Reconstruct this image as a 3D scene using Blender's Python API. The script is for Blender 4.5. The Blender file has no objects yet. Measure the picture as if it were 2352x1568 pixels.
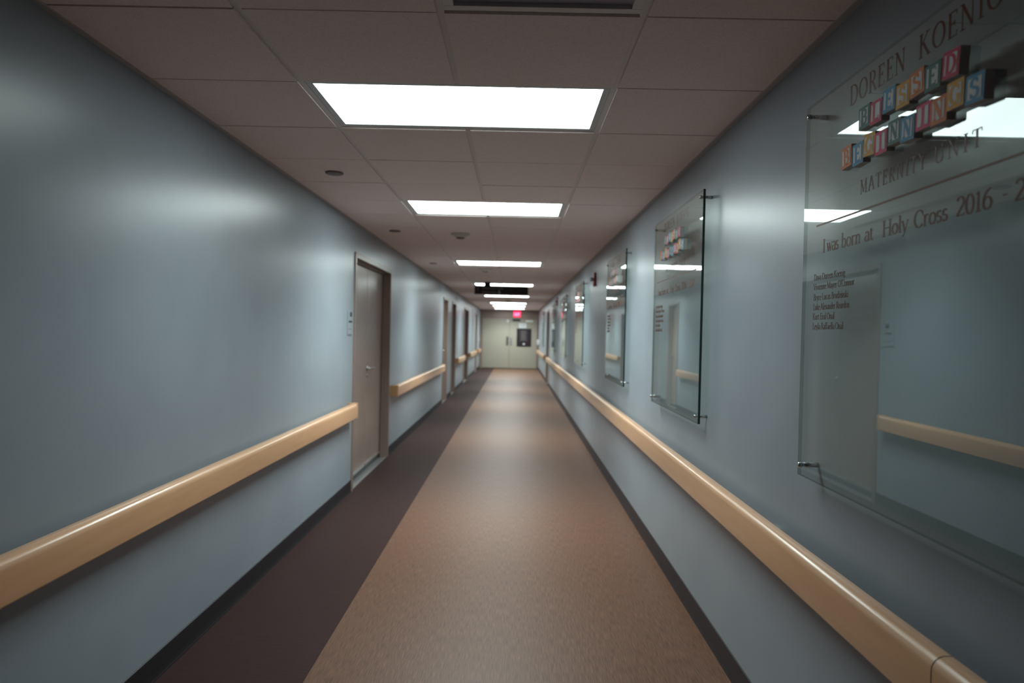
import bpy, bmesh, math, random
from mathutils import Vector, Matrix

random.seed(7)
SC = bpy.context.scene
COL = SC.collection
PI = math.pi

# ------------------------------------------------------------------ camera
CAM_H = 1.455
F_PX = 1605.83
cam_d = bpy.data.cameras.new('camera')
cam_d.sensor_fit = 'HORIZONTAL'
cam_d.sensor_width = 36.0
cam_d.lens = F_PX / 2352.0 * 36.0
cam_d.clip_start = 0.05
cam_d.dof.use_dof = True
cam_d.dof.focus_distance = 2.4
cam_d.dof.aperture_fstop = 2.4
cam = bpy.data.objects.new('camera', cam_d)
COL.objects.link(cam)


def cam_matrix(yaw, pitch, roll):
    cy, sy = math.cos(yaw), math.sin(yaw)
    cp, sp = math.cos(pitch), math.sin(pitch)
    fw = Vector((sy * cp, cy * cp, sp))
    r0 = Vector((cy, -sy, 0))
    u0 = r0.cross(fw)
    r = r0 * math.cos(roll) + u0 * math.sin(roll)
    u = -r0 * math.sin(roll) + u0 * math.cos(roll)
    m = Matrix.Identity(4)
    for i in range(3):
        m[i][0], m[i][1], m[i][2] = r[i], u[i], -fw[i]
    m.translation = Vector((0, 0, CAM_H))
    return m


cam.matrix_world = cam_matrix(-.0045, -.01181, .02215)
SC.camera = cam

# ------------------------------------------------------------------ world, exposure
w = bpy.data.worlds.new('world')
SC.world = w
w.use_nodes = True
w.node_tree.nodes['Background'].inputs[0].default_value = (0, 0, 0, 1)
w.node_tree.nodes['Background'].inputs[1].default_value = 0.0
SC.view_settings.view_transform = 'Standard'
SC.view_settings.look = 'None'
SC.view_settings.gamma = 1.0
SC.view_settings.use_curve_mapping = False
SC.view_settings.exposure = 0.0
# lit lens brightness and tube power of each fixture; the one nearest the camera is dimmed to stand in for lens vignetting
LENS_GLOW = (7.0,) + (18.0,) * 7
LAMP_POWER = (13.5, 41.0) + (46.0,) * 6
LAMP_SPREAD = math.radians(132)
LIGHT_COLOR = (0.86, 1.0, 0.98)
SC.cycles.max_bounces = 10
SC.cycles.transparent_max_bounces = 16
SC.cycles.sample_clamp_indirect = 4.0

# ------------------------------------------------------------------ dimensions
XL, XR = -1.45, 0.955
ZC = CAM_H + 0.9545          # ceiling tile face
Y0, Y1 = -3.0, 28.6
T = 0.6096
C0, R0 = -0.8555, 2.1033     # ceiling grid origin (column line, row line)


# ------------------------------------------------------------------ materials
def mat(name, col, rough=.5, metal=0., spec=.5, emit=None, emit_s=0.):
    m = bpy.data.materials.new(name)
    m.use_nodes = True
    b = m.node_tree.nodes['Principled BSDF']
    b.inputs['Base Color'].default_value = (*col, 1)
    b.inputs['Roughness'].default_value = rough
    b.inputs['Metallic'].default_value = metal
    b.inputs['Specular IOR Level'].default_value = spec
    if emit:
        b.inputs['Emission Color'].default_value = (*emit, 1)
        b.inputs['Emission Strength'].default_value = emit_s
    return m


def noisy(m, c1, c2, scale=(1, 1, 1), nscale=40., detail=4., lo=.35, hi=.65, bump=0., bscale=None, bdist=.001):
    """base colour between two tones from noise in object space, with optional fine bump"""
    nt = m.node_tree
    N, L = nt.nodes, nt.links
    b = N['Principled BSDF']
    tc = N.new('ShaderNodeTexCoord')
    mp = N.new('ShaderNodeMapping')
    mp.inputs['Scale'].default_value = scale
    L.new(tc.outputs['Object'], mp.inputs['Vector'])
    no = N.new('ShaderNodeTexNoise')
    no.inputs['Scale'].default_value = nscale
    no.inputs['Detail'].default_value = detail
    L.new(mp.outputs['Vector'], no.inputs['Vector'])
    cr = N.new('ShaderNodeValToRGB')
    cr.color_ramp.elements[0].position = lo
    cr.color_ramp.elements[1].position = hi
    cr.color_ramp.elements[0].color = (*c1, 1)
    cr.color_ramp.elements[1].color = (*c2, 1)
    L.new(no.outputs['Fac'], cr.inputs['Fac'])
    L.new(cr.outputs['Color'], b.inputs['Base Color'])
    if bump:
        n2 = no
        if bscale:
            n2 = N.new('ShaderNodeTexNoise')
            n2.inputs['Scale'].default_value = bscale
            n2.inputs['Detail'].default_value = 3
            L.new(tc.outputs['Object'], n2.inputs['Vector'])
        bp = N.new('ShaderNodeBump')
        bp.inputs['Strength'].default_value = bump
        bp.inputs['Distance'].default_value = bdist
        L.new(n2.outputs['Fac'], bp.inputs['Height'])
        L.new(bp.outputs['Normal'], b.inputs['Normal'])
    return m


M = {}
M['wall'] = noisy(mat('wall_paint', (.3, .33, .37), .32, spec=.5), (.242, .275, .31), (.262, .295, .33), nscale=3., bump=.12, bscale=220., bdist=.0006)
M['tile'] = noisy(mat('ceiling_tile', (.6, .55, .52), .95, spec=.1), (.78, .665, .635), (.88, .765, .735), nscale=160., detail=6, lo=.3, hi=.6, bump=.3, bscale=260., bdist=.001)
M['tee'] = mat('ceiling_tee', (.7, .66, .65), .5)
M['wall_angle'] = mat('ceiling_angle', (.42, .4, .4), .5)
M['floor'] = noisy(mat('tan_vinyl', (.2, .1, .06), .42, spec=.27), (.072, .032, .018), (.158, .073, .042), scale=(1, .045, 1), nscale=260., detail=5, lo=.34, hi=.66, bump=.06, bdist=.0004)
M['strip'] = noisy(mat('brown_vinyl', (.03, .02, .018), .55, spec=.06), (.031, .016, .0155), (.043, .024, .022), scale=(.045, 1, 1), nscale=220., bump=.04, bdist=.0004)
M['base'] = mat('cove_base_vinyl', (.018, .015, .018), .45, spec=.35)
M['rail'] = noisy(mat('handrail_vinyl', (.5, .3, .16), .32), (.60, .325, .165), (.64, .355, .19), scale=(1, .1, 1), nscale=40., bump=.15, bscale=420., bdist=.0003)
_b = M['rail'].node_tree.nodes['Principled BSDF']
_b.inputs['Coat Weight'].default_value = .8
_b.inputs['Coat Roughness'].default_value = .22
M['rail_cap'] = mat('handrail_cap_vinyl', (.42, .235, .115), .4)
M['rail_black'] = mat('rail_seam_dark', (.05, .035, .025), .6)
M['bracket'] = mat('bracket_metal', (.2, .2, .2), .4, .8)
M['frame'] = mat('door_frame_paint', (.22, .155, .13), .34)
M['leaf'] = noisy(mat('door_leaf_paint', (.24, .19, .165), .25), (.30, .22, .185), (.32, .235, .2), nscale=5., bump=.04, bscale=120., bdist=.0004)
M['end_leaf'] = mat('beige_door_paint', (.29, .262, .213), .42)
M['dark'] = mat('dark_rubber', (.012, .011, .013), .5)
M['gap'] = mat('dark_gap', (.02, .016, .016), .8)
M['chrome'] = mat('satin_chrome', (.55, .56, .57), .18, 1.)
M['steel'] = mat('brushed_steel', (.42, .42, .41), .35, 1.)
M['bronze_steel'] = mat('dark_pull_plate', (.1, .095, .085), .4, .7)
M['silver'] = mat('aluminium_saddle', (.5, .5, .5), .32, .9)
M['fixture'] = mat('light_frame_paint', (.58, .62, .62), .4)
M['unlit'] = mat('unlit_lens', (.42, .41, .5), .3)
M['plastic'] = mat('cream_plastic', (.55, .5, .42), .4)
M['plastic_dark'] = mat('grey_grille', (.16, .13, .11), .6)
M['cover'] = mat('brown_cover_plate', (.16, .125, .115), .5)
M['sign'] = mat('dark_sign_face', (.022, .015, .017), .45, spec=.2)
M['sign_text'] = mat('sign_lettering', (.2, .185, .19), .5)
M['white'] = mat('white_plastic', (.75, .77, .77), .35)
M['paper'] = mat('paper', (.55, .58, .6), .8)
M['red'] = mat('fire_alarm_red', (.28, .014, .012), .35)
M['lens'] = mat('strobe_lens', (.25, .26, .3), .2)
M['exit'] = mat('exit_red', (.3, .0, .01), .4, emit=(1., .0, .07), emit_s=2.2)
M['exit_letter'] = mat('exit_letter', (.8, .3, .4), .4, emit=(1., .25, .45), emit_s=2.2)
M['bronze'] = mat('bronze_lettering', (.15, .05, .026), .35, .0, spec=.1)
M['block_side'] = mat('block_side_grey', (.5, .48, .47), .45)
M['block_white'] = mat('block_white_inset', (.78, .8, .82), .6, spec=.2)
BC = {'orange': (.74, .2, .035), 'blue': (.075, .31, .52), 'amber': (.74, .38, .02), 'pink': (.74, .03, .16),
      'green': (.055, .19, .165), 'crimson': (.62, .02, .1)}
for k, v in BC.items():
    M['block_' + k] = mat('block_' + k, v, .55, spec=.2)
M['diffuser'] = [mat('lit_diffuser', (.8, .8, .8), .5, emit=LIGHT_COLOR, emit_s=q) for q in LENS_GLOW]


def glass():
    m = bpy.data.materials.new('clear_green_acrylic')
    m.use_nodes = True
    nt = m.node_tree
    N, L = nt.nodes, nt.links
    N.clear()
    out = N.new('ShaderNodeOutputMaterial')
    tr = N.new('ShaderNodeBsdfTransparent')
    tr.inputs[0].default_value = (.95, .982, .968, 1)
    gl = N.new('ShaderNodeBsdfGlossy')
    gl.inputs['Roughness'].default_value = .012
    gl.inputs[0].default_value = (.95, 1, .99, 1)
    fr = N.new('ShaderNodeFresnel')
    fr.inputs[0].default_value = 1.5
    a = N.new('ShaderNodeMath'); a.operation = 'MULTIPLY'; a.inputs[1].default_value = 2.0
    b = N.new('ShaderNodeMath'); b.operation = 'ADD'; b.inputs[1].default_value = 1.0
    d = N.new('ShaderNodeMath'); d.operation = 'DIVIDE'
    L.new(fr.outputs[0], a.inputs[0]); L.new(fr.outputs[0], b.inputs[0])
    L.new(a.outputs[0], d.inputs[0]); L.new(b.outputs[0], d.inputs[1])
    ge = N.new('ShaderNodeNewGeometry')
    inv = N.new('ShaderNodeMath'); inv.operation = 'SUBTRACT'; inv.inputs[0].default_value = 1.0
    L.new(ge.outputs['Backfacing'], inv.inputs[1])
    mu = N.new('ShaderNodeMath'); mu.operation = 'MULTIPLY'
    L.new(d.outputs[0], mu.inputs[0]); L.new(inv.outputs[0], mu.inputs[1])
    mx = N.new('ShaderNodeMixShader')
    L.new(mu.outputs[0], mx.inputs[0]); L.new(tr.outputs[0], mx.inputs[1]); L.new(gl.outputs[0], mx.inputs[2])
    L.new(mx.outputs[0], out.inputs[0])
    return m


M['glass'] = glass()
M['glass_edge'] = mat('acrylic_edge', (.012, .022, .02), .15)
_n, _l = M['glass_edge'].node_tree.nodes, M['glass_edge'].node_tree.links
_tr = _n.new('ShaderNodeBsdfTransparent')
_tr.inputs[0].default_value = (.62, .72, .68, 1)
_ge = _n.new('ShaderNodeNewGeometry')
_mx = _n.new('ShaderNodeMixShader')
_l.new(_ge.outputs['Backfacing'], _mx.inputs[0])
_l.new(_n['Principled BSDF'].outputs[0], _mx.inputs[1])
_l.new(_tr.outputs[0], _mx.inputs[2])
_l.new(_mx.outputs[0], _n['Material Output'].inputs[0])


# ------------------------------------------------------------------ mesh helpers
def new_obj(name, bm, mats, parent=None, loc=None, smooth=False):
    me = bpy.data.meshes.new(name)
    bm.normal_update()
    bm.to_mesh(me)
    bm.free()
    for m in (mats if isinstance(mats, (list, tuple)) else [mats]):
        me.materials.append(m)
    if smooth:
        for p in me.polygons:
            p.use_smooth = True
    o = bpy.data.objects.new(name, me)
    COL.objects.link(o)
    if parent:
        o.parent = parent
    if loc:
        o.location = loc
    return o


def box(bm, x0, x1, y0, y1, z0, z1, mi=0, bev=0., seg=2):
    t = bmesh.new()
    v = [t.verts.new((x, y, z)) for x in (x0, x1) for y in (y0, y1) for z in (z0, z1)]
    for f in ((0, 1, 3, 2), (4, 6, 7, 5), (0, 4, 5, 1), (2, 3, 7, 6), (0, 2, 6, 4), (1, 5, 7, 3)):
        t.faces.new([v[i] for i in f])
    bmesh.ops.recalc_face_normals(t, faces=t.faces)
    if bev:
        bmesh.ops.bevel(t, geom=list(t.edges), offset=bev, segments=seg, profile=.6, affect='EDGES')
    merge(bm, t, mi)


def merge(bm, t, mi=0):
    mp = {}
    for v in t.verts:
        mp[v] = bm.verts.new(v.co)
    for f in t.faces:
        try:
            nf = bm.faces.new([mp[v] for v in f.verts])
            nf.material_index = mi if mi is not None else f.material_index
            nf.smooth = f.smooth
        except ValueError:
            pass
    t.free()


def prism_y(bm, prof, y0, y1, mi=0):
    """profile of (x,z) points swept along Y"""
    a = [bm.verts.new((x, y0, z)) for x, z in prof]
    b = [bm.verts.new((x, y1, z)) for x, z in prof]
    n = len(prof)
    fs = [bm.faces.new([a[i], a[(i + 1) % n], b[(i + 1) % n], b[i]]) for i in range(n)]
    fs += [bm.faces.new(a[::-1]), bm.faces.new(b)]
    for f in fs:
        f.material_index = mi
    bmesh.ops.recalc_face_normals(bm, faces=fs)
    return fs


def lathe(bm, prof, axis='z', seg=32, origin=(0, 0, 0), mi=0):
    """profile of (radius, height) revolved"""
    rings = []
    o = Vector(origin)
    for r, h in prof:
        ring = []
        for i in range(seg):
            a = 2 * PI * i / seg
            c, s = r * math.cos(a), r * math.sin(a)
            p = {'z': (c, s, h), 'x': (h, c, s), 'y': (s, h, c)}[axis]
            ring.append(bm.verts.new(o + Vector(p)))
        rings.append(ring)
    fs = []
    for a, b in zip(rings, rings[1:]):
        for i in range(seg):
            f = bm.faces.new([a[i], a[(i + 1) % seg], b[(i + 1) % seg], b[i]])
            f.smooth = True
            fs.append(f)
    fs.append(bm.faces.new(rings[0][::-1]))
    fs.append(bm.faces.new(rings[-1]))
    for f in fs:
        f.material_index = mi
    bmesh.ops.recalc_face_normals(bm, faces=fs)


def tag(o, label, cat, group=None):
    o['label'] = label
    o['category'] = cat
    if group:
        o['group'] = group
    return o


def thing(name, loc, label, cat, group=None, rotz=0.):
    o = bpy.data.objects.new(name, None)
    o.empty_display_size = .05
    COL.objects.link(o)
    o.location = loc
    o.rotation_euler = (0, 0, rotz)
    return tag(o, label, cat, group)


def struct(o, label=None):
    o['kind'] = 'structure'
    if label:
        o['label'] = label
    return o


def struct_empty(name, loc, label=None, rotz=0.):
    o = bpy.data.objects.new(name, None)
    o.empty_display_size = .05
    COL.objects.link(o)
    o.location = loc
    o.rotation_euler = (0, 0, rotz)
    return struct(o, label)


def copy_tree(o, parent=None, levels=2):
    c = o.copy()
    COL.objects.link(c)
    if parent:
        c.parent = parent
    if levels > 0:
        for ch in list(o.children):
            copy_tree(ch, c, levels - 1)
    return c


# ------------------------------------------------------------------ lettering (pen strokes with serifs)
def arc(cx, cy, rx, ry, a0, a1, n=14):
    return [(cx + rx * math.cos(math.radians(a0 + (a1 - a0) * i / n)), cy + ry * math.sin(math.radians(a0 + (a1 - a0) * i / n))) for i in range(n + 1)]


def S(x, y, h=.11):
    return ('s', [(x - h, y), (x + h, y)])


G = {}
X = .64   # x height
G['A'] = (.74, [[(.06, 0), (.36, 1)], ('k', [(.36, 1), (.68, 0)]), ('t', [(.18, .36), (.55, .36)]), S(.06, 0), S(.68, 0)])
G['B'] = (.62, [[(.14, 0), (.14, 1)], ('t', [(.04, 1), (.32, 1)]), arc(.32, .765, .18, .235, 90, -90), ('t', [(.14, .53), (.32, .53)]), arc(.32, .265, .23, .265, 90, -90), ('t', [(.04, 0), (.32, 0)])])
G['C'] = (.70, [arc(.40, .5, .34, .5, 42, 318, 22), ('t', [(.655, .83), (.655, .66)])])
G['D'] = (.76, [[(.14, 0), (.14, 1)], ('t', [(.04, 1), (.32, 1)]), arc(.32, .5, .38, .5, 90, -90, 18), ('t', [(.04, 0), (.32, 0)])])
G['E'] = (.58, [[(.14, 0), (.14, 1)], ('t', [(.04, 1), (.5, 1), (.5, .84)]), ('t', [(.14, .53), (.4, .53)]), ('t', [(.4, .63), (.4, .43)]), ('t', [(.04, 0), (.53, 0), (.53, .18)])])
G['G'] = (.76, [arc(.40, .5, .34, .5, 42, 330, 22), [(.66, .42), (.66, .12)], ('s', [(.5, .42), (.74, .42)]), ('t', [(.655, .83), (.655, .66)])])
G['H'] = (.78, [[(.14, 0), (.14, 1)], [(.64, 0), (.64, 1)], ('t', [(.14, .52), (.64, .52)]), S(.14, 0), S(.14, 1), S(.64, 0), S(.64, 1)])
G['I'] = (.34, [[(.17, 0), (.17, 1)], S(.17, 0, .13), S(.17, 1, .13)])
G['K'] = (.72, [[(.14, 0), (.14, 1)], ('t', [(.15, .48), (.56, 1)]), ('k', [(.27, .60), (.64, 0)]), S(.14, 0), S(.14, 1), S(.57, 1), S(.64, 0)])
G['L'] = (.58, [[(.14, 0), (.14, 1)], S(.14, 1), ('t', [(.04, 0), (.53, 0), (.53, .2)])])
G['M'] = (.92, [('t', [(.12, 0), (.14, 1)]), ('k', [(.14, 1), (.45, .08)]), ('t', [(.45, .08), (.76, 1)]), [(.78, 0), (.76, 1)], S(.12, 0), S(.1, 1, .07), S(.79, 0), S(.8, 1, .07)])
G['N'] = (.80, [('t', [(.13, 0), (.13, 1)]), ('k', [(.13, 1), (.66, 0)]), ('t', [(.66, 0), (.66, 1)]), S(.13, 0), S(.08, 1, .08), S(.66, 1)])
G['O'] = (.80, [arc(.40, .5, .34, .5, 0, 360, 28)])
G['R'] = (.68, [[(.14, 0), (.14, 1)], ('t', [(.04, 1), (.32, 1)]), arc(.32, .75, .2, .25, 90, -90), ('t', [(.14, .5), (.32, .5)]), ('k', [(.32, .5), (.62, 0)]), S(.14, 0), S(.62, 0, .08)])
G['S'] = (.54, [arc(.27, .745, .19, .255, 40, 200, 14) + [(.27, .52)] + arc(.27, .265, .21, .265, 60, -150, 16), ('t', [(.43, .98), (.43, .78)]), ('t', [(.07, .02), (.07, .24)])])
G['T'] = (.66, [[(.33, 0), (.33, 1)], S(.33, 0), ('t', [(.05, .82), (.05, 1), (.61, 1), (.61, .82)])])
G['U'] = (.76, [[(.14, 1), (.14, .3)] + arc(.38, .3, .24, .3, 180, 360, 16)[1:], ('t', [(.62, .3), (.62, 1)]), S(.14, 1), S(.62, 1)])
G['V'] = (.72, [('k', [(.06, 1), (.37, 0)]), ('t', [(.37, 0), (.66, 1)]), S(.06, 1), S(.66, 1)])
G['X'] = (.70, [('k', [(.07, 1), (.63, 0)]), ('t', [(.07, 0), (.63, 1)]), S(.07, 0), S(.07, 1), S(.63, 0), S(.63, 1)])
G['Y'] = (.70, [('k', [(.06, 1), (.35, .48)]), ('t', [(.35, .48), (.64, 1)]), [(.35, 0), (.35, .48)], S(.35, 0), S(.06, 1), S(.64, 1)])
G['a'] = (.50, [arc(.24, .46, .16, .18, 150, 0, 10) + [(.40, .08), (.48, .02)], arc(.22, .18, .17, .18, 80, 350, 14)])
G['b'] = (.54, [[(.11, 0), (.11, 1.05)], arc(.28, .31, .19, .32, 120, -130, 18), ('s', [(.02, 1.03), (.12, 1.05)])])
G['c'] = (.46, [arc(.26, .32, .20, .32, 50, 310, 18)])
G['d'] = (.56, [[(.43, .02), (.43, 1.05)], arc(.26, .31, .19, .32, 50, 310, 18), S(.46, .02, .07), ('s', [(.34, 1.03), (.44, 1.05)])])
G['e'] = (.47, [('t', [(.07, .36), (.42, .36)]), arc(.25, .32, .19, .32, 12, 315, 20)])
G['f'] = (.34, [[(.13, 0), (.13, .8)] + arc(.26, .84, .13, .22, 180, 40, 8), ('t', [(.02, X), (.28, X)]), S(.13, 0)])
G['g'] = (.50, [arc(.22, .43, .15, .2, 0, 360, 18), arc(.22, -.13, .19, .15, 0, 360, 18), ('t', [(.13, .25), (.1, .12), (.3, .02)]), ('t', [(.33, .58), (.46, .62)])])
G['h'] = (.57, [[(.12, 0), (.12, 1.05)], arc(.28, .42, .15, .22, 160, 0, 10) + [(.43, 0)], S(.12, 0, .09), S(.43, 0, .09)])
G['i'] = (.28, [[(.14, 0), (.14, X)], S(.14, 0, .1), ('s', [(.05, X - .02), (.15, X)]), [(.14, .86), (.14, .96)]])
G['k'] = (.54, [[(.12, 0), (.12, 1.05)], ('t', [(.13, .3), (.42, X)]), ('k', [(.22, .38), (.47, 0)]), S(.12, 0, .09), S(.48, 0, .07)])
G['l'] = (.27, [[(.13, 0), (.13, 1.05)], S(.13, 0, .1), ('s', [(.04, 1.03), (.14, 1.05)])])
G['m'] = (.86, [[(.12, 0), (.12, X)], arc(.27, .42, .14, .22, 160, 0, 10) + [(.41, 0)], arc(.57, .42, .15, .22, 160, 0, 10) + [(.72, 0)], S(.12, 0, .09), S(.41, 0, .09), S(.72, 0, .09)])
G['n'] = (.57, [[(.12, 0), (.12, X)], arc(.28, .42, .15, .22, 160, 0, 10) + [(.43, 0)], S(.12, 0, .09), S(.43, 0, .09), ('s', [(.03, X - .02), (.13, X)])])
G['o'] = (.53, [arc(.265, .32, .205, .32, 0, 360, 24)])
G['r'] = (.40, [[(.12, 0), (.12, X)], arc(.27, .44, .14, .2, 160, 50, 8), S(.12, 0, .1), ('s', [(.03, X - .02), (.13, X)])])
G['s'] = (.39, [arc(.2, .47, .13, .17, 40, 220, 10) + [(.2, .33)] + arc(.19, .17, .14, .17, 50, -150, 12)])
G['t'] = (.34, [[(.14, .8), (.14, .12)] + arc(.24, .12, .1, .11, 180, 320, 7), ('t', [(.03, X), (.3, X)])])
G['u'] = (.56, [[(.12, X), (.12, .2)] + arc(.26, .2, .14, .19, 180, 350, 10)[1:], [(.42, X), (.42, .02)], S(.45, .02, .07), ('s', [(.03, X), (.13, X)]), ('s', [(.33, X), (.43, X)])])
G['v'] = (.52, [('k', [(.06, X), (.27, 0)]), ('t', [(.27, 0), (.46, X)]), S(.06, X, .08), S(.46, X, .07)])
G['w'] = (.78, [('k', [(.06, X), (.24, 0)]), ('t', [(.24, 0), (.40, X)]), ('k', [(.36, X), (.54, 0)]), ('t', [(.54, 0), (.72, X)]), S(.06, X, .08), S(.72, X, .07)])
G['x'] = (.52, [('k', [(.07, X), (.45, 0)]), ('t', [(.07, 0), (.45, X)]), S(.07, 0, .07), S(.07, X, .07), S(.45, 0, .07), S(.45, X, .07)])
G['y'] = (.52, [('k', [(.06, X), (.27, 0)]), ('t', [(.46, X), (.27, 0), (.16, -.26), (.06, -.28)]), S(.06, X, .08), S(.46, X, .07)])
G['z'] = (.46, [('t', [(.06, .5), (.06, X), (.4, X)]), ('k', [(.4, X), (.06, 0)]), ('t', [(.06, 0), (.41, 0), (.41, .15)])])
G['0'] = (.52, [arc(.26, .5, .2, .5, 0, 360, 24)])
G['1'] = (.40, [[(.2, 0), (.2, 1)], S(.2, 0, .13), ('t', [(.07, .9), (.2, 1)])])
G['2'] = (.52, [arc(.25, .73, .19, .27, 160, -25, 12) + [(.06, .03)], [(.05, .04), (.44, .04)], ('t', [(.44, .04), (.47, .16)])])
G['6'] = (.52, [arc(.27, .30, .2, .3, 0, 360, 20), arc(.48, .36, .41, .64, 95, 180, 12)])
G['7'] = (.50, [('t', [(.07, .85), (.07, .98), (.46, .98)]), ('k', [(.46, .98), (.18, 0)])])
G['-'] = (.40, [[(.07, .34), (.33, .34)], ])
G["'"] = (.20, [[(.1, 1.05), (.08, .8)]])
G[' '] = (.26, [])


def stroke(bm, pts, thick, thin, y0, y1, mode, tf, mi=0):
    """one pen stroke as a thin solid ribbon; tf maps glyph units to local x,z"""
    pts = [Vector((p[0], p[1])) for p in pts]
    if len(pts) < 2:
        return
    closed = (pts[0] - pts[-1]).length < 1e-4
    n = len(pts)
    L_, R_ = [], []
    for i, p in enumerate(pts):
        if closed:
            d = pts[(i + 1) % n if i < n - 1 else 1] - pts[i - 1 if i > 0 else n - 2]
        else:
            d = pts[min(i + 1, n - 1)] - pts[max(i - 1, 0)]
        if d.length < 1e-6:
            d = Vector((1, 0))
        d.normalize()
        nn = Vector((-d.y, d.x))
        if mode == 't' or mode == 's':
            wd = thin
        elif mode == 'k':
            wd = thick
        else:
            wd = thin + (thick - thin) * abs(d.y)
        L_.append(p + nn * wd * .5)
        R_.append(p - nn * wd * .5)
    vs = []
    for a, b in zip(L_, R_):
        (ax, az), (bx, bz) = tf(a), tf(b)
        vs.append([bm.verts.new((ax, y0, az)), bm.verts.new((bx, y0, bz)), bm.verts.new((bx, y1, bz)), bm.verts.new((ax, y1, az))])
    fs = []
    for q, r in zip(vs, vs[1:]):
        for k in range(4):
            try:
                fs.append(bm.faces.new([q[k], q[(k + 1) % 4], r[(k + 1) % 4], r[k]]))
            except ValueError:
                pass
    if not closed:
        fs.append(bm.faces.new(vs[0]))
        fs.append(bm.faces.new(vs[-1][::-1]))
    for f in fs:
        f.material_index = mi


def text_w(s, track):
    return sum(G[c][0] + track for c in s) - track


def text(bm, s, u0, u1, z, h, y0, y1, thick=.12, thin=.045, track=.0, mi=0, slant=0.):
    """word(s) s from local x u0 to u1 on baseline z, cap height h, a thin raised solid between local y0 and y1"""
    k = (u1 - u0) / text_w(s, track)
    x = 0.
    for c in s:
        adv, strokes = G[c]
        for st in strokes:
            mode, pts = (st[0], st[1]) if isinstance(st, tuple) else ('', st)
            # pen widths are kept in cap-height units even where the line is condensed
            stroke(bm, [(p[0] * k / h, p[1]) for p in pts], thick, thin, y0, y1, mode,
                   lambda p, x=x: (u0 + x * k + p[0] * h, z + p[1] * h), mi)
        x += adv + track


# ------------------------------------------------------------------ structure: floor
bm = bmesh.new()
box(bm, -.842, XR + .1, Y0, Y1, -.06, 0)
struct(new_obj('floor', bm, M['floor']), 'tan wood-grain vinyl floor along the corridor')
bm = bmesh.new()
box(bm, XL - .2, -.842, Y0, Y1, -.06, 0)
struct(new_obj('floor_border', bm, M['strip']), 'dark brown vinyl strip along the left wall')

# ------------------------------------------------------------------ structure: ceiling
LIGHT_ROWS = [1, 5, 12, 19, 26, 33, 37, 41]
UNLIT = (-1, 1)              # row, column of the dark square fixture
row_a = int(math.floor((Y0 - R0) / T))
row_b = int(math.ceil((Y1 - R0) / T))
xs = [XL, C0, C0 + T, C0 + 2 * T, XR]
bm = bmesh.new()
TEE = .0115
for r in range(row_a, row_b):
    ya, yb = R0 + r * T, R0 + (r + 1) * T
    ya, yb = max(ya, Y0), min(yb, Y1)
    if yb - ya < .05:
        continue
    for c in range(4):
        if r in LIGHT_ROWS and c in (1, 2):
            continue
        if r == UNLIT[0] and c == UNLIT[1] + 1:
            continue
        xa = xs[c] + (TEE if c else .004)
        xb = xs[c + 1] - (TEE if c < 3 else .004)
        dz = random.uniform(-.0012, .0012)
        box(bm, xa, xb, ya + TEE * .45, yb - TEE * .45, ZC + dz, ZC + .02)
ceil = struct(new_obj('ceiling', bm, M['tile']), 'suspended ceiling of square beige tiles')
bm = bmesh.new()
for x in (xs[1], xs[3]):
    box(bm, x - .013, x + .013, Y0, Y1, ZC + .007, ZC + .022)
ys = [Y0] + [v for q in LIGHT_ROWS for v in (R0 + q * T, R0 + (q + 1) * T)] + [Y1]
for ya, yb in zip(ys[::2], ys[1::2]):
    box(bm, xs[2] - .013, xs[2] + .013, ya, yb, ZC + .007, ZC + .022)
for r in range(row_a, row_b + 1):
    y = R0 + r * T
    if Y0 < y < Y1:
        box(bm, XL, XR, y - .011, y + .011, ZC + .008, ZC + .021)
new_obj('ceiling_grid', bm, M['tee'], ceil)
bm = bmesh.new()
box(bm, XL - .2, XR + .2, Y0, Y1, ZC + .13, ZC + .17)
new_obj('ceiling_deck', bm, M['gap'], ceil)
for i, (xa, xb) in enumerate(((XL, XL + .022), (XR - .022, XR))):
    bm = bmesh.new()
    box(bm, xa, xb, Y0, Y1, ZC - .006, ZC + .003)
    struct(new_obj('trim_%d' % (i + 1), bm, M['wall_angle']), 'thin metal angle where the ceiling meets the wall')


# ------------------------------------------------------------------ structure: walls with door openings
DOORS_L = [(6.25, 8.07), (13.98, 14.9), (15.92, 16.9), (19.7, 21.45), (25.2, 26.3)]
DOORS_R = [(19.9, 21.0)]
FR = .05                     # frame face width
DTOP = 2.155                 # outer top of frames


def wall(name, side, doors, label):
    x_in = XL if side < 0 else XR
    xa, xb = (x_in - .2, x_in) if side < 0 else (x_in, x_in + .2)
    bm = bmesh.new()
    y = Y0
    for a, b in doors:
        box(bm, xa, xb, y, a + .01, 0, ZC + .14)
        box(bm, xa, xb, a + .01, b - .01, DTOP - .01, ZC + .14)
        y = b - .01
    box(bm, xa, xb, y, Y1, 0, ZC + .14)
    return struct(new_obj(name, bm, M['wall']), label)


wall('wall_left', -1, DOORS_L, 'blue-grey painted wall on the left')
wall('wall_right', 1, DOORS_R, 'blue-grey painted wall on the right')
bm = bmesh.new()
box(bm, XL - .2, XR + .2, Y0 - .2, Y0, 0, ZC + .14)
struct(new_obj('wall_back', bm, M['wall']))
# end wall around the double door
EX0, EX1, EZ = -1.40, .93, 2.11
bm = bmesh.new()
box(bm, XL - .2, EX0 + .01, Y1, Y1 + .2, 0, ZC + .14)
box(bm, EX1 - .01, XR + .2, Y1, Y1 + .2, 0, ZC + .14)
box(bm, EX0 + .01, EX1 - .01, Y1, Y1 + .2, EZ - .01, ZC + .14)
struct(new_obj('wall_far', bm, M['frame']), 'end wall above the double door, with shade put into its brown colour')  # frame brown stands in for the shading high on the end wall


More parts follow.
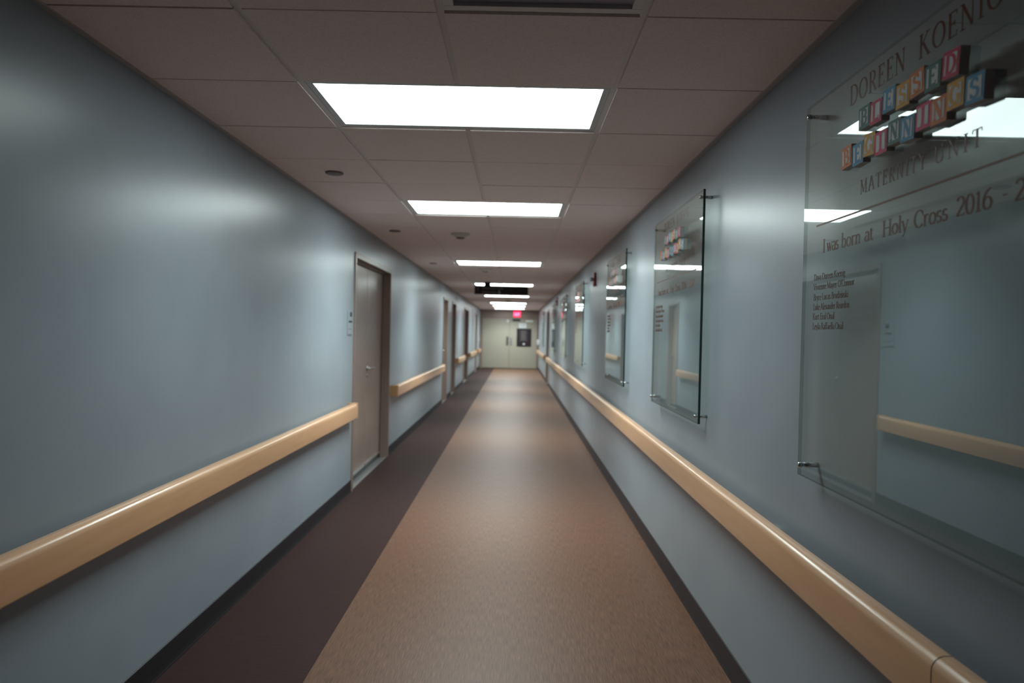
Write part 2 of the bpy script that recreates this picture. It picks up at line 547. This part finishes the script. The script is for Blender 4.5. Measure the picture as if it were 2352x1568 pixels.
# baseboards: cove profile, between the doors
def baseboard(name, side, spans):
    bm = bmesh.new()
    x = XL if side < 0 else XR
    s = 1 if side < 0 else -1
    pr = [(x, 0), (x + s * .010, 0), (x + s * .010, .003), (x + s * .007, .012), (x + s * .005, .03), (x + s * .004, .106), (x, .11)]
    for a, b in spans:
        prism_y(bm, pr, a, b)
    return struct(new_obj(name, bm, M['base']), 'dark vinyl baseboard')


def spans(doors):
    y, out = Y0, []
    for a, b in doors:
        out.append((y, a))
        y = b
    out.append((y, Y1))
    return out


baseboard('baseboard_left', -1, spans(DOORS_L))
baseboard('baseboard_right', 1, spans(DOORS_R))


# ------------------------------------------------------------------ side doors (local: x along wall, -y into corridor)
def door_frame(root, w, top, m, depth=.13):
    """frame of width w (outer), opening into the wall (+y)"""
    bm = bmesh.new()
    for s in (-1, 1):
        xa, xb = (s * w / 2, s * (w / 2 - FR))
        box(bm, min(xa, xb), max(xa, xb), -.012, depth, 0, top, bev=.002)
        xs_ = s * (w / 2 - FR)
        box(bm, min(xs_, xs_ - s * .016), max(xs_, xs_ - s * .016), .045, .075, 0, top - FR)     # stop
    box(bm, -w / 2 + FR, w / 2 - FR, -.012, depth, top - FR, top, bev=.002)
    box(bm, -w / 2 + FR, w / 2 - FR, .045, .075, top - FR - .016, top - FR)
    return new_obj('door_frame', bm, m, root)


def lever(parent, x, z, y, sgn):
    bm = bmesh.new()
    lathe(bm, [(.001, 0), (.027, 0), (.027, -.006), (.024, -.009), (.012, -.011), (.011, -.05), (.012, -.055), (.001, -.055)], 'y', 24, (x, y, z))
    t = bmesh.new()
    box(t, min(x, x + sgn * .12), max(x, x + sgn * .12), y - .062, y - .046, z - .009, z + .009, bev=.006, seg=3)
    merge(bm, t, 0)
    lathe(bm, [(.001, 0), (.018, 0), (.018, -.006), (.001, -.008)], 'y', 20, (x, y, z - .075))
    return new_obj('lever_handle', bm, M['chrome'], parent, smooth=False)


def side_door(name, side, a, b, label, leaves, leaf_m, hinges=True):
    x = XL if side < 0 else XR
    root = struct_empty(name, (x, (a + b) / 2, 0), label, PI / 2 if side < 0 else -PI / 2)
    w = b - a
    door_frame(root, w, DTOP, M['frame'])
    iw = w / 2 - FR
    n = len(leaves)
    edges = [-iw + .004] + leaves + [iw - .028]
    for i in range(n + 1):
        xa, xb = edges[i] + .004, edges[i + 1] - .004
        bm = bmesh.new()
        box(bm, xa, xb, .078, .122, .055, DTOP - FR - .004, bev=.002)
        lf = new_obj('door_leaf', bm, leaf_m, root)
        bm = bmesh.new()
        box(bm, xa, xb, .072, .118, .006, .055)
        new_obj('door_sweep', bm, M['dark'], lf)
        bm = bmesh.new()
        box(bm, xa + .01, xb - .01, .070, .079, .056, .075)
        new_obj('kick_strip', bm, M['silver'], lf)
        if n == 0:
            lever(lf, xb - .09, 1.06, .078, -1)
        elif i == 1:
            lever(lf, xa + .04, 1.06, .078, 1)
    bm = bmesh.new()
    box(bm, -iw, iw, .0, .125, .0, .007, bev=.002)
    new_obj('threshold', bm, M['silver'], root)
    return root


# on the left wall local +x points to +Y (away from the camera)
side_door('door_1', -1, *DOORS_L[0], 'taupe double door nearest the camera on the left', [0.02], M['leaf'])
side_door('door_2', -1, *DOORS_L[1], 'second taupe door on the left wall', [], M['leaf'])
side_door('door_3', -1, *DOORS_L[2], 'third taupe door on the left wall', [], M['frame'])
side_door('door_4', -1, *DOORS_L[3], 'fourth door on the left wall, past the short handrail', [0.0], M['frame'])
side_door('door_5', -1, *DOORS_L[4], 'fifth door on the left wall near the end', [], M['leaf'])
side_door('door_6', 1, *DOORS_R[0], 'brown framed door on the right wall', [], M['frame'])

# ------------------------------------------------------------------ end double door
root = struct_empty('door_7', (0, Y1, 0), 'beige double door at the end of the corridor')
bm = bmesh.new()
for xa, xb in ((EX0, EX0 + .06), (EX1 - .05, EX1)):
    box(bm, xa, xb, -.015, .14, 0, EZ, bev=.002)
box(bm, EX0 + .06, EX1 - .05, -.015, .14, EZ - .07, EZ, bev=.002)
new_obj('door_frame', bm, M['frame'], root)
SEAM = -.238
bm = bmesh.new()
box(bm, EX0 + .064, SEAM - .004, .0, .045, .03, EZ - .074, bev=.003)
lf1 = new_obj('door_leaf', bm, M['end_leaf'], root)
bm = bmesh.new()
box(bm, SEAM + .004, EX1 - .054, .0, .045, .03, EZ - .074, bev=.003)
lf2 = new_obj('door_leaf', bm, M['end_leaf'], root)
for lf, xa, xb in ((lf1, EX0 + .064, SEAM - .004), (lf2, SEAM + .004, EX1 - .054)):
    bm = bmesh.new()
    box(bm, xa, xb, .004, .04, .004, .03)
    new_obj('door_sweep', bm, M['dark'], lf)
# pull handles: plate + bow
for lf, x, m in ((lf1, -.325, M['bronze_steel']), (lf2, -.165, M['steel'])):
    bm = bmesh.new()
    box(bm, x - .045, x + .045, -.004, .001, .95, 1.31, bev=.001)
    box(bm, x - .011, x + .011, -.05, -.03, 1.02, 1.25, bev=.005)
    box(bm, x - .011, x + .011, -.035, -.003, 1.02, 1.045)
    box(bm, x - .011, x + .011, -.035, -.003, 1.225, 1.25)
    new_obj('pull_handle', bm, m, lf)
# closers
bm = bmesh.new()
box(bm, -.13, .2, -.06, .0, 1.955, 2.03, bev=.006)
cl = new_obj('door_closer', bm, M['gap'], lf2)
bm = bmesh.new()
box(bm, .42, .71, -.05, -.02, 1.935, 1.985, bev=.004)
box(bm, .45, .68, -.025, .0, 1.945, 1.975)
new_obj('closer_arm', bm, M['white'], lf2)
bm = bmesh.new()
lathe(bm, [(.001, .0), (.05, .0), (.05, -.02), (.042, -.045), (.025, -.06), (.001, -.065)], 'y', 24, (-.316, 0, 1.945))
new_obj('door_magnet', bm, M['white'], lf1)

# poster and paper notice taped on the right leaf
p = thing('poster', (.357, Y1 - .008, .92), 'dark brown notice board on the right leaf of the end door', 'poster')
bm = bmesh.new()
box(bm, -.3, .3, -.008, .006, 0, .735, bev=.002)
new_obj('board', bm, M['sign'], p)
bm = bmesh.new()
for k in range(11):
    wd = .11 + .05 * math.sin(k * 2.1)
    box(bm, -.02 - wd, -.02 + wd, -.010, -.008, .63 - k * .038, .642 - k * .038)
new_obj('lettering', bm, M['sign_text'], p)
bm = bmesh.new()
lathe(bm, [(.001, -.012), (.034, -.012), (.034, -.008), (.001, -.008)], 'y', 24, (0, 0, .1))
new_obj('emblem', bm, M['white'], p)
bm = bmesh.new()
box(bm, -.15, .15, -.002, .001, 0, .19)
for z in (.15, .12, .09, .05):
    box(bm, -.11, .11, -.0025, -.0015, z, z + .008, mi=1)
tag(new_obj('paper_notice', bm, [M['paper'], M['plastic_dark']], loc=(.295, Y1 - .001, 1.68)), 'small white paper notice above the dark poster on the end door', 'notice')


# ------------------------------------------------------------------ handrails
RZ0, RZ1 = .682, .815


def rail_profile(s, x_face, x_back):
    """rounded bumper section; s is the direction from the wall into the corridor"""
    pts = []
    r = .03
    pts += [(x_back, RZ0 + .004), (x_back, RZ1 - .008)]
    pts += [(x_back + s * .008, RZ1)]
    for i in range(7):
        a = PI / 2 * i / 6
        pts.append((x_face - s * r + s * r * math.sin(a), RZ1 - r + r * math.cos(a)))
    for i in range(5):
        a = PI / 2 * i / 4
        pts.append((x_face - s * .010 + s * .010 * math.cos(a), RZ0 + .010 - .010 * math.sin(a)))
    return pts


def handrail(side, a, b, label, cap_a=True, cap_b=True, seams=()):
    x = XL if side < 0 else XR
    s = -side
    root = thing('handrail', (0, (a + b) / 2, 0), label, 'handrail', 'corridor handrails')
    oy = (a + b) / 2
    pts = rail_profile(s, x + s * .09, x + s * .04)
    ya, yb = a + (.05 if cap_a else 0) - oy, b - (.05 if cap_b else 0) - oy
    bm = bmesh.new()
    fs = prism_y(bm, pts, ya, yb)
    for f in fs[:-2]:
        f.smooth = True
    rail_o = new_obj('rail', bm, M['rail'], root)
    rail_o.data.set_sharp_from_angle(angle=math.radians(35)) if hasattr(rail_o.data, 'set_sharp_from_angle') else None
    for on, y, d in ((cap_a, ya, -1), (cap_b, yb, 1)):
        if not on:
            continue
        # end piece returning to the wall with a rounded outer corner
        bm = bmesh.new()
        path = []
        for i in range(7):
            t = PI / 2 * i / 6
            path.append((x + s * (.06 + .03 * math.cos(t)), y + d * (.02 + .03 * math.sin(t))))
        outer = [(x + s * .09, y)] + path + [(x, y + d * .05)]
        inner = [(x + s * .04, y), (x + s * .04, y + d * .02), (x, y + d * .02)]
        ring = outer + inner[::-1]
        lo = [bm.verts.new((px, py, RZ0)) for px, py in ring]
        hi = [bm.verts.new((px, py, RZ1)) for px, py in ring]
        n = len(ring)
        for i in range(n):
            bm.faces.new([lo[i], lo[(i + 1) % n], hi[(i + 1) % n], hi[i]])
        bm.faces.new(lo)
        bm.faces.new(hi[::-1])
        bmesh.ops.recalc_face_normals(bm, faces=bm.faces)
        ed = [e for e in bm.edges if abs(e.verts[0].co.z - RZ1) < 1e-5 and abs(e.verts[1].co.z - RZ1) < 1e-5]
        bmesh.ops.bevel(bm, geom=ed, offset=.008, segments=2, profile=.6, affect='EDGES')
        new_obj('end_cap', bm, M['rail_cap'], root)
    n_br = max(2, int((b - a) / 1.6))
    for k in range(n_br):
        y = ya + .25 + (yb - ya - .5) * k / (n_br - 1)
        bm = bmesh.new()
        xa, xb = sorted((x, x + s * .044))
        box(bm, xa, xb, y - .03, y + .03, RZ0 + .035, RZ1 - .035)
        new_obj('bracket', bm, M['bracket'], root)
    for y in seams:
        bm = bmesh.new()
        q = rail_profile(s, x + s * .0905, x + s * .0395)
        q = [(px, z + (.0005 if z > .75 else -.0005)) for px, z in q]
        prism_y(bm, q, y - oy - .0012, y - oy + .0012)
        new_obj('joint', bm, M['rail_black'], root)
    return root


handrail(-1, Y0 + .2, 6.13, 'long tan handrail on the left wall in front of the first door', cap_a=False)
handrail(-1, 8.17, 13.75, 'tan handrail on the left wall between the first and second doors')
handrail(-1, 17.0, 19.5, 'short tan handrail on the left wall between the third and fourth doors')
handrail(-1, 21.6, 25.0, 'short tan handrail on the left wall past the fourth door')
handrail(-1, 26.45, 28.3, 'last short tan handrail on the left wall beside the end door')
handrail(1, Y0 + .2, 19.7, 'very long tan handrail under the glass plaques on the right wall', cap_a=False, seams=(1.425,))
handrail(1, 21.1, 28.3, 'short far tan handrail on the right wall beyond the brown door')


# ------------------------------------------------------------------ ceiling lights
def ceiling_light(row, label, lens, power):
    y = R0 + (row + .5) * T
    root = thing('ceiling_light', (C0 + T, y, ZC), label, 'ceiling light', 'lit ceiling troffers')
    hx, hy = T - .0135, T / 2 - .0135
    bm = bmesh.new()
    e = .026
    z0, z1 = .0072, .022
    box(bm, -hx, hx, -hy, -hy + e, z0, z1, bev=.002)
    box(bm, -hx, hx, hy - e, hy, z0, z1, bev=.002)
    box(bm, -hx, -hx + e, -hy + e, hy - e, z0, z1, bev=.002)
    box(bm, hx - e, hx, -hy + e, hy - e, z0, z1, bev=.002)
    new_obj('frame', bm, M['fixture'], root)
    bm = bmesh.new()
    box(bm, -hx, hx, -hy, hy, .024, .1)
    new_obj('housing', bm, M['fixture'], root)
    bm = bmesh.new()
    box(bm, -hx + e - .004, hx - e + .004, -hy + e - .004, hy - e + .004, .0115, .015)
    new_obj('diffuser', bm, lens, root)
    ld = bpy.data.lights.new('tube_lamp', 'AREA')
    ld.shape = 'RECTANGLE'
    ld.size, ld.size_y = 2 * (hx - e), 2 * (hy - e)
    ld.energy = power
    ld.color = LIGHT_COLOR
    ld.spread = LAMP_SPREAD
    lo = bpy.data.objects.new('tube_lamp', ld)
    COL.objects.link(lo)
    lo.parent = root
    lo.location = (0, 0, .0095)
    return root


LL = ['large lit ceiling light nearest the camera', 'second lit ceiling light from the camera, just before the smoke detector',
      'third lit ceiling light from the camera', 'fourth lit ceiling light, partly behind the hanging sign',
      'fifth lit ceiling light, just below the hanging sign in view', 'sixth lit ceiling light, third from the corridor end',
      'seventh lit ceiling light, second from the corridor end', 'last lit ceiling light, just before the red exit sign']
for r, l, q, p in zip(LIGHT_ROWS, LL, M['diffuser'], LAMP_POWER):
    ceiling_light(r, l, q, p)

# dark square fixture at the top edge of the view
root = thing('unlit_fixture', (C0 + T * 1.5, R0 - T / 2, ZC), 'unlit square ceiling fixture at the top edge, before the first light', 'ceiling light')
h = T / 2 - .0135
bm = bmesh.new()
e = .03
box(bm, -h, h, -h, -h + e, .001, .022, bev=.002)
box(bm, -h, h, h - e, h, .001, .022, bev=.002)
box(bm, -h, -h + e, -h + e, h - e, .001, .022, bev=.002)
box(bm, h - e, h, -h + e, h - e, .001, .022, bev=.002)
new_obj('frame', bm, M['tee'], root)
bm = bmesh.new()
t = bmesh.new()
o_, i_ = h - e + .004, h - e - .03
va = [t.verts.new((x, y, .012)) for x, y in ((-o_, -o_), (o_, -o_), (o_, o_), (-o_, o_))]
vb = [t.verts.new((x, y, .018)) for x, y in ((-i_, -i_), (i_, -i_), (i_, i_), (-i_, i_))]
for k in range(4):
    t.faces.new([va[k], va[(k + 1) % 4], vb[(k + 1) % 4], vb[k]])
t.faces.new(vb)
bmesh.ops.recalc_face_normals(t, faces=t.faces)
merge(bm, t)
box(bm, -h, h, -h, h, .052, .1)
new_obj('lens', bm, M['unlit'], root)


# ------------------------------------------------------------------ small ceiling devices
def cover_plate(x, y, label):
    bm = bmesh.new()
    lathe(bm, [(.001, .002), (.034, .002), (.036, -.003), (.001, -.004)], 'z', 32)
    lathe(bm, [(.050, .001), (.054, -.001), (.054, -.007), (.048, -.010), (.001, -.011)], 'z', 36)
    o = new_obj('sprinkler_cover', bm, M['cover'], loc=(x, y, ZC - .0005))
    return tag(o, label, 'sprinkler cover', 'flat round ceiling cover plates')


cover_plate(-1.124, 4.266, 'round sprinkler cover plate on ceiling nearest the camera')
cover_plate(-1.172, 6.685, 'round sprinkler cover plate on ceiling beside the smoke detector')
cover_plate(-1.169, 9.771, 'round sprinkler cover plate on ceiling beside the third light')


def smoke(x, y, label, r=.085):
    root = thing('smoke_detector', (x, y, ZC), label, 'smoke detector', 'ceiling smoke detectors')
    bm = bmesh.new()
    lathe(bm, [(.001, .001), (r, .001), (r, -.012), (r * .94, -.018), (.001, -.018)], 'z', 40)
    new_obj('base', bm, M['plastic'], root)
    bm = bmesh.new()
    lathe(bm, [(r * .72, -.017), (r * .72, -.024), (r * .58, -.036), (.001, -.036)], 'z', 40)
    new_obj('body', bm, M['plastic'], root)
    bm = bmesh.new()
    lathe(bm, [(r * .46, -.0355), (r * .46, -.044), (r * .36, -.05), (.001, -.051)], 'z', 32)
    new_obj('sensor', bm, M['plastic_dark'], root)


smoke(-.553, 6.80, 'cream smoke detector on the ceiling just after the second light', .092)
smoke(-.47, 10.46, 'small smoke detector on the ceiling just after the third light', .1)
smoke(-.217, 20.1, 'small far smoke detector on the ceiling beyond the hanging sign', .12)

# ------------------------------------------------------------------ hanging direction sign
SY = 13.2
root = thing('hanging_sign', (-.282, SY, ZC), 'dark brown direction sign hanging from the ceiling', 'sign', rotz=-.008)
bm = bmesh.new()
box(bm, -.506, .506, -.02, .02, -.232, -.076, bev=.003)
new_obj('panel', bm, M['sign'], root)
bm = bmesh.new()
box(bm, -.32, -.205, -.02, .02, -.078, .003, bev=.003)
new_obj('mount', bm, M['sign'], root)
bm = bmesh.new()
text(bm, 'Maternity Unit', -.36, .03, -.135, .04, -.023, -.019, .16, .09)
text(bm, 'Restrooms', -.36, -.09, -.205, .04, -.023, -.019, .16, .09)
stroke(bm, [(0, 0), (0, 1)], .14, .14, -.023, -.019, 'k', lambda p: (-.445 + p[0] * .06, -.165 + p[1] * .06))
stroke(bm, [(-.35, .6), (0, 1), (.35, .6)], .14, .14, -.023, -.019, 'k', lambda p: (-.445 + p[0] * .06, -.165 + p[1] * .06))
new_obj('lettering', bm, M['sign_text'], root)
bm = bmesh.new()
IC = lambda p: (-.05 + p[0] * .05, -.212 + p[1] * .05)
lathe(bm, [(.001, -.023), (.006, -.023), (.006, -.019), (.001, -.019)], 'y', 16, (-.042, 0, -.158))
stroke(bm, arc(.12, .32, .3, .3, 120, 380, 16), .1, .1, -.023, -.019, 'k', IC)
stroke(bm, [(.14, .98), (.18, .5), (.46, .5), (.62, .1)], .12, .12, -.023, -.019, 'k', IC)
new_obj('wheelchair_symbol', bm, M['white'], root)

# ------------------------------------------------------------------ exit sign
root = thing('exit_sign', (.056, Y1, 2.12), 'small glowing red exit sign above the end door', 'exit sign')
bm = bmesh.new()
box(bm, -.155, .155, -.05, 0, -.008, .248, bev=.004)
new_obj('housing', bm, M['red'], root)
bm = bmesh.new()
box(bm, -.145, .145, -.056, -.048, .002, .238, bev=.003)
new_obj('face', bm, M['exit'], root)
bm = bmesh.new()
text(bm, 'EXIT', -.11, .11, .055, .11, -.059, -.055, .2, .14, .1)
new_obj('lettering', bm, M['exit_letter'], root)


# ------------------------------------------------------------------ fire alarm strobes (local: -y into corridor)
def strobe(y, z, label, k=1.):
    root = thing('fire_alarm', (XR, y, z), label, 'fire alarm', 'red fire alarms on the right wall', -PI / 2)
    bm = bmesh.new()
    box(bm, -.058 * k, .058 * k, -.028, 0, -.082 * k, .082 * k, bev=.006)
    new_obj('body', bm, M['red'], root)
    bm = bmesh.new()
    box(bm, -.03 * k, .03 * k, -.062, -.026, -.022 * k, .022 * k, bev=.006)
    new_obj('strobe_lens', bm, M['lens'], root)
    bm = bmesh.new()
    for i in range(4):
        box(bm, -.035 * k, .035 * k, -.0295, -.027, (-.04 - i * .01) * k, (-.036 - i * .01) * k)
    new_obj('grille', bm, M['gap'], root)


strobe(8.46, 2.125, 'dark red fire alarm strobe between the third and fourth glass plaques')
strobe(16.0, 2.2, 'far red fire alarm strobe high on the wall by the sixth glass plaque', 1.25)

# white box high on the wall
bm = bmesh.new()
box(bm, -.06, .06, -.045, 0, -.1, .1, bev=.008)
box(bm, -.03, .03, -.05, -.04, -.05, .03, bev=.003)
o = new_obj('junction_box', bm, M['fixture'], loc=(XR, 14.9, 2.1))
o.rotation_euler = (0, 0, -PI / 2)
tag(o, 'small grey box on the right wall beside the far red fire alarm', 'wall box')

# dispensers near the end
root = thing('sanitizer_dispenser', (XR, 27.2, 1.02), 'white sanitizer dispenser on the right wall by the end door', 'dispenser', rotz=-PI / 2)
bm = bmesh.new()
box(bm, -.06, .06, -.1, 0, .0, .2, bev=.02, seg=3)
new_obj('body', bm, M['white'], root)
bm = bmesh.new()
box(bm, -.035, .035, -.085, -.02, -.03, .002, bev=.006)
new_obj('nozzle', bm, M['plastic_dark'], root)
bm = bmesh.new()
box(bm, -.05, .05, -.03, 0, -.08, .08, bev=.006)
box(bm, -.02, .02, -.036, -.028, -.03, .04, bev=.003)
o = new_obj('card_reader', bm, M['fixture'], loc=(XL, 27.6, 1.2))
o.rotation_euler = (0, 0, PI / 2)
tag(o, 'small grey card reader on the left wall by the end door', 'card reader')

# ------------------------------------------------------------------ room sign beside the first door
root = thing('room_sign', (XL, 6.10, 1.405), 'small pale room sign with dark insets beside the first door', 'sign', rotz=PI / 2)
bm = bmesh.new()
box(bm, -.085, .085, -.006, 0, 0, .22, bev=.002)
new_obj('plate', bm, M['wall'], root)
bm = bmesh.new()
box(bm, -.005, .055, -.0085, -.005, .165, .203)
new_obj('pictogram', bm, M['dark'], root)
bm = bmesh.new()
box(bm, -.05, .06, -.0085, -.005, .112, .128)
new_obj('number_strip', bm, M['dark'], root)
bm = bmesh.new()
box(bm, -.06, .055, -.0075, -.005, .052, .058)
box(bm, -.075, .05, -.0075, -.005, .006, .013)
new_obj('name_slot', bm, M['cover'], root)

# ------------------------------------------------------------------ glass plaques (local: +x towards the camera, -y into corridor)
PW, PH = .585, 1.15
GY0, GY1 = -.052, -.040        # glass front / back
ROW1 = [('B', 'green', 1.803, 2.029, .01), ('L', 'crimson', 1.745, 2.024, -.02), ('E', 'blue', 1.685, 2.034, -.03), ('S', 'amber', 1.625, 2.025, -.02),
        ('S', 'orange', 1.568, 2.032, .05), ('E', 'green', 1.509, 2.025, -.02), ('D', 'crimson', 1.446, 2.028, -.09)]
ROW2 = [('B', 'orange', 1.894, 1.949, .06), ('E', 'blue', 1.832, 1.942, .03), ('G', 'amber', 1.774, 1.951, -.08), ('I', 'pink', 1.717, 1.941, .0),
        ('N', 'green', 1.657, 1.950, -.02), ('N', 'blue', 1.601, 1.941, -.05), ('I', 'pink', 1.540, 1.950, -.03), ('N', 'orange', 1.484, 1.945, -.01),
        ('G', 'amber', 1.429, 1.960, -.03), ('S', 'blue', 1.368, 1.951, -.06)]
PC = 1.628                     # centre of the first plaque along the wall
PZ = 1.03                      # bottom edge of the plaques


def plaque_master():
    root = thing('glass_plaque', (XR - .0005, PC, PZ), 'x', 'plaque', 'clear plaques on the right wall', -PI / 2)
    bm = bmesh.new()
    box(bm, -PW, PW, GY0, GY1, 0, PH)
    bm.faces.ensure_lookup_table()
    bm.normal_update()
    for f in bm.faces:
        f.material_index = 0 if abs(f.normal.y) > .9 else 1
    new_obj('clear_panel', bm, [M['glass'], M['glass_edge']], root)
    for sx in (-1, 1):
        for z in (.035, PH - .035):
            bm = bmesh.new()
            lathe(bm, [(.001, 0), (.008, 0), (.008, GY1 + .001), (.006, GY1), (.006, GY0), (.0085, GY0 - .0005), (.0085, GY0 - .008), (.007, GY0 - .011), (.001, GY0 - .0115)],
                  'y', 24, (sx * (PW - .03), 0, z))
            new_obj('standoff', bm, M['chrome'], root)
    fy = GY0 - .0003
    ty = fy - .0005
    for ch, c, y, z, tilt in ROW1 + ROW2:
        hs = .0285
        bm = bmesh.new()
        box(bm, -hs, hs, 0, .0205, -hs, hs, bev=.0006, seg=1)
        bm.normal_update()
        for f in bm.faces:
            f.material_index = 1 if f.normal.y < -.9 else 0
        b = new_obj('letter_block', bm, [M['block_side'], M['block_' + c]], root, (PC - y, GY0 - .021, z - PZ))
        b.rotation_euler = (0, -tilt, 0)
        bm = bmesh.new()
        k = .0205
        box(bm, -k, k, -.0007, .0004, -k, k, mi=0)
        new_obj('white_inset', bm, M['block_white'], b)
        bm = bmesh.new()
        wd = {'I': .018, 'N': .034, 'G': .033, 'D': .033, 'S': .028}.get(ch, .030)
        text(bm, ch, -wd / 2, wd / 2, -.018, .036, -.0011, -.0004, .27, .11)
        new_obj('letter', bm, M['block_' + c], b)

    def line(name, items, thick, thin, track=0.):
        for q, ya, yb, z, h in items:
            bm = bmesh.new()
            text(bm, q, PC - ya, PC - yb, z - PZ, h, ty, fy, thick, thin, track)
            new_obj(name, bm, M['bronze'], root)
    line('lettering', [('DOREEN', 1.927, 1.655, 2.096, .052), ('KOENIG', 1.600, 1.325, 2.096, .052)], .13, .045, .12)
    line('lettering', [('MATERNITY', 1.855, 1.560, 1.842, .036), ('UNIT', 1.53, 1.372, 1.842, .036)], .14, .05, .2)
    bm = bmesh.new()
    box(bm, PC - 2.119, PC - 1.137, ty, fy, 1.795 - PZ, 1.8005 - PZ)
    new_obj('divider_line', bm, M['bronze'], root)
    line('lettering', [('I', 2.072, 2.055, 1.713, .038), ('was', 2.045, 1.972, 1.713, .038), ('born', 1.955, 1.845, 1.713, .038), ('at', 1.825, 1.782, 1.713, .038),
                         ('Holy', 1.737, 1.622, 1.713, .038), ('Cross', 1.600, 1.475, 1.713, .038), ('2016', 1.448, 1.338, 1.714, .039), ('-', 1.312, 1.295, 1.719, .039),
                         ('2017', 1.279, 1.169, 1.714, .039)], .19, .065)
    line('name_line', [('Dava Doreen Koenig', 2.127, 1.926, 1.634, .0185), ('Vivienne Mayer O\'Connor', 2.128, 1.873, 1.605, .0185),
                       ('Bryce Lucas Brudzinski', 2.126, 1.905, 1.574, .0185), ('Luke Alexander Reardon', 2.126, 1.897, 1.545, .0185),
                       ('Kurt Erol Onal', 2.128, 1.985, 1.516, .0185), ('Leyla Raffaella Onal', 2.127, 1.93, 1.487, .0185)], .115, .06)
    return root


PLAQUES = [(PC, 'clear acrylic plaque nearest the camera, cut off by the right edge'),
           (4.01, 'second clear acrylic plaque, with dark near edge and coloured letter blocks'),
           (6.39, 'third clear acrylic plaque, the last one before the first fire alarm'),
           (9.98, 'fourth clear acrylic plaque, just beyond the first fire alarm'),
           (13.13, 'fifth clear acrylic plaque, before the far fire alarm'),
           (16.8, 'sixth clear acrylic plaque, beyond the far fire alarm'),
           (22.9, 'farthest clear acrylic plaque, beyond the brown door on the right')]
first = plaque_master()
first['label'] = PLAQUES[0][1]
for k, (y, l) in enumerate(PLAQUES[1:]):
    c = copy_tree(first, None, 2 if k < 2 else 1)
    c.location = (XR - .0005, y, PZ)
    c['label'] = l
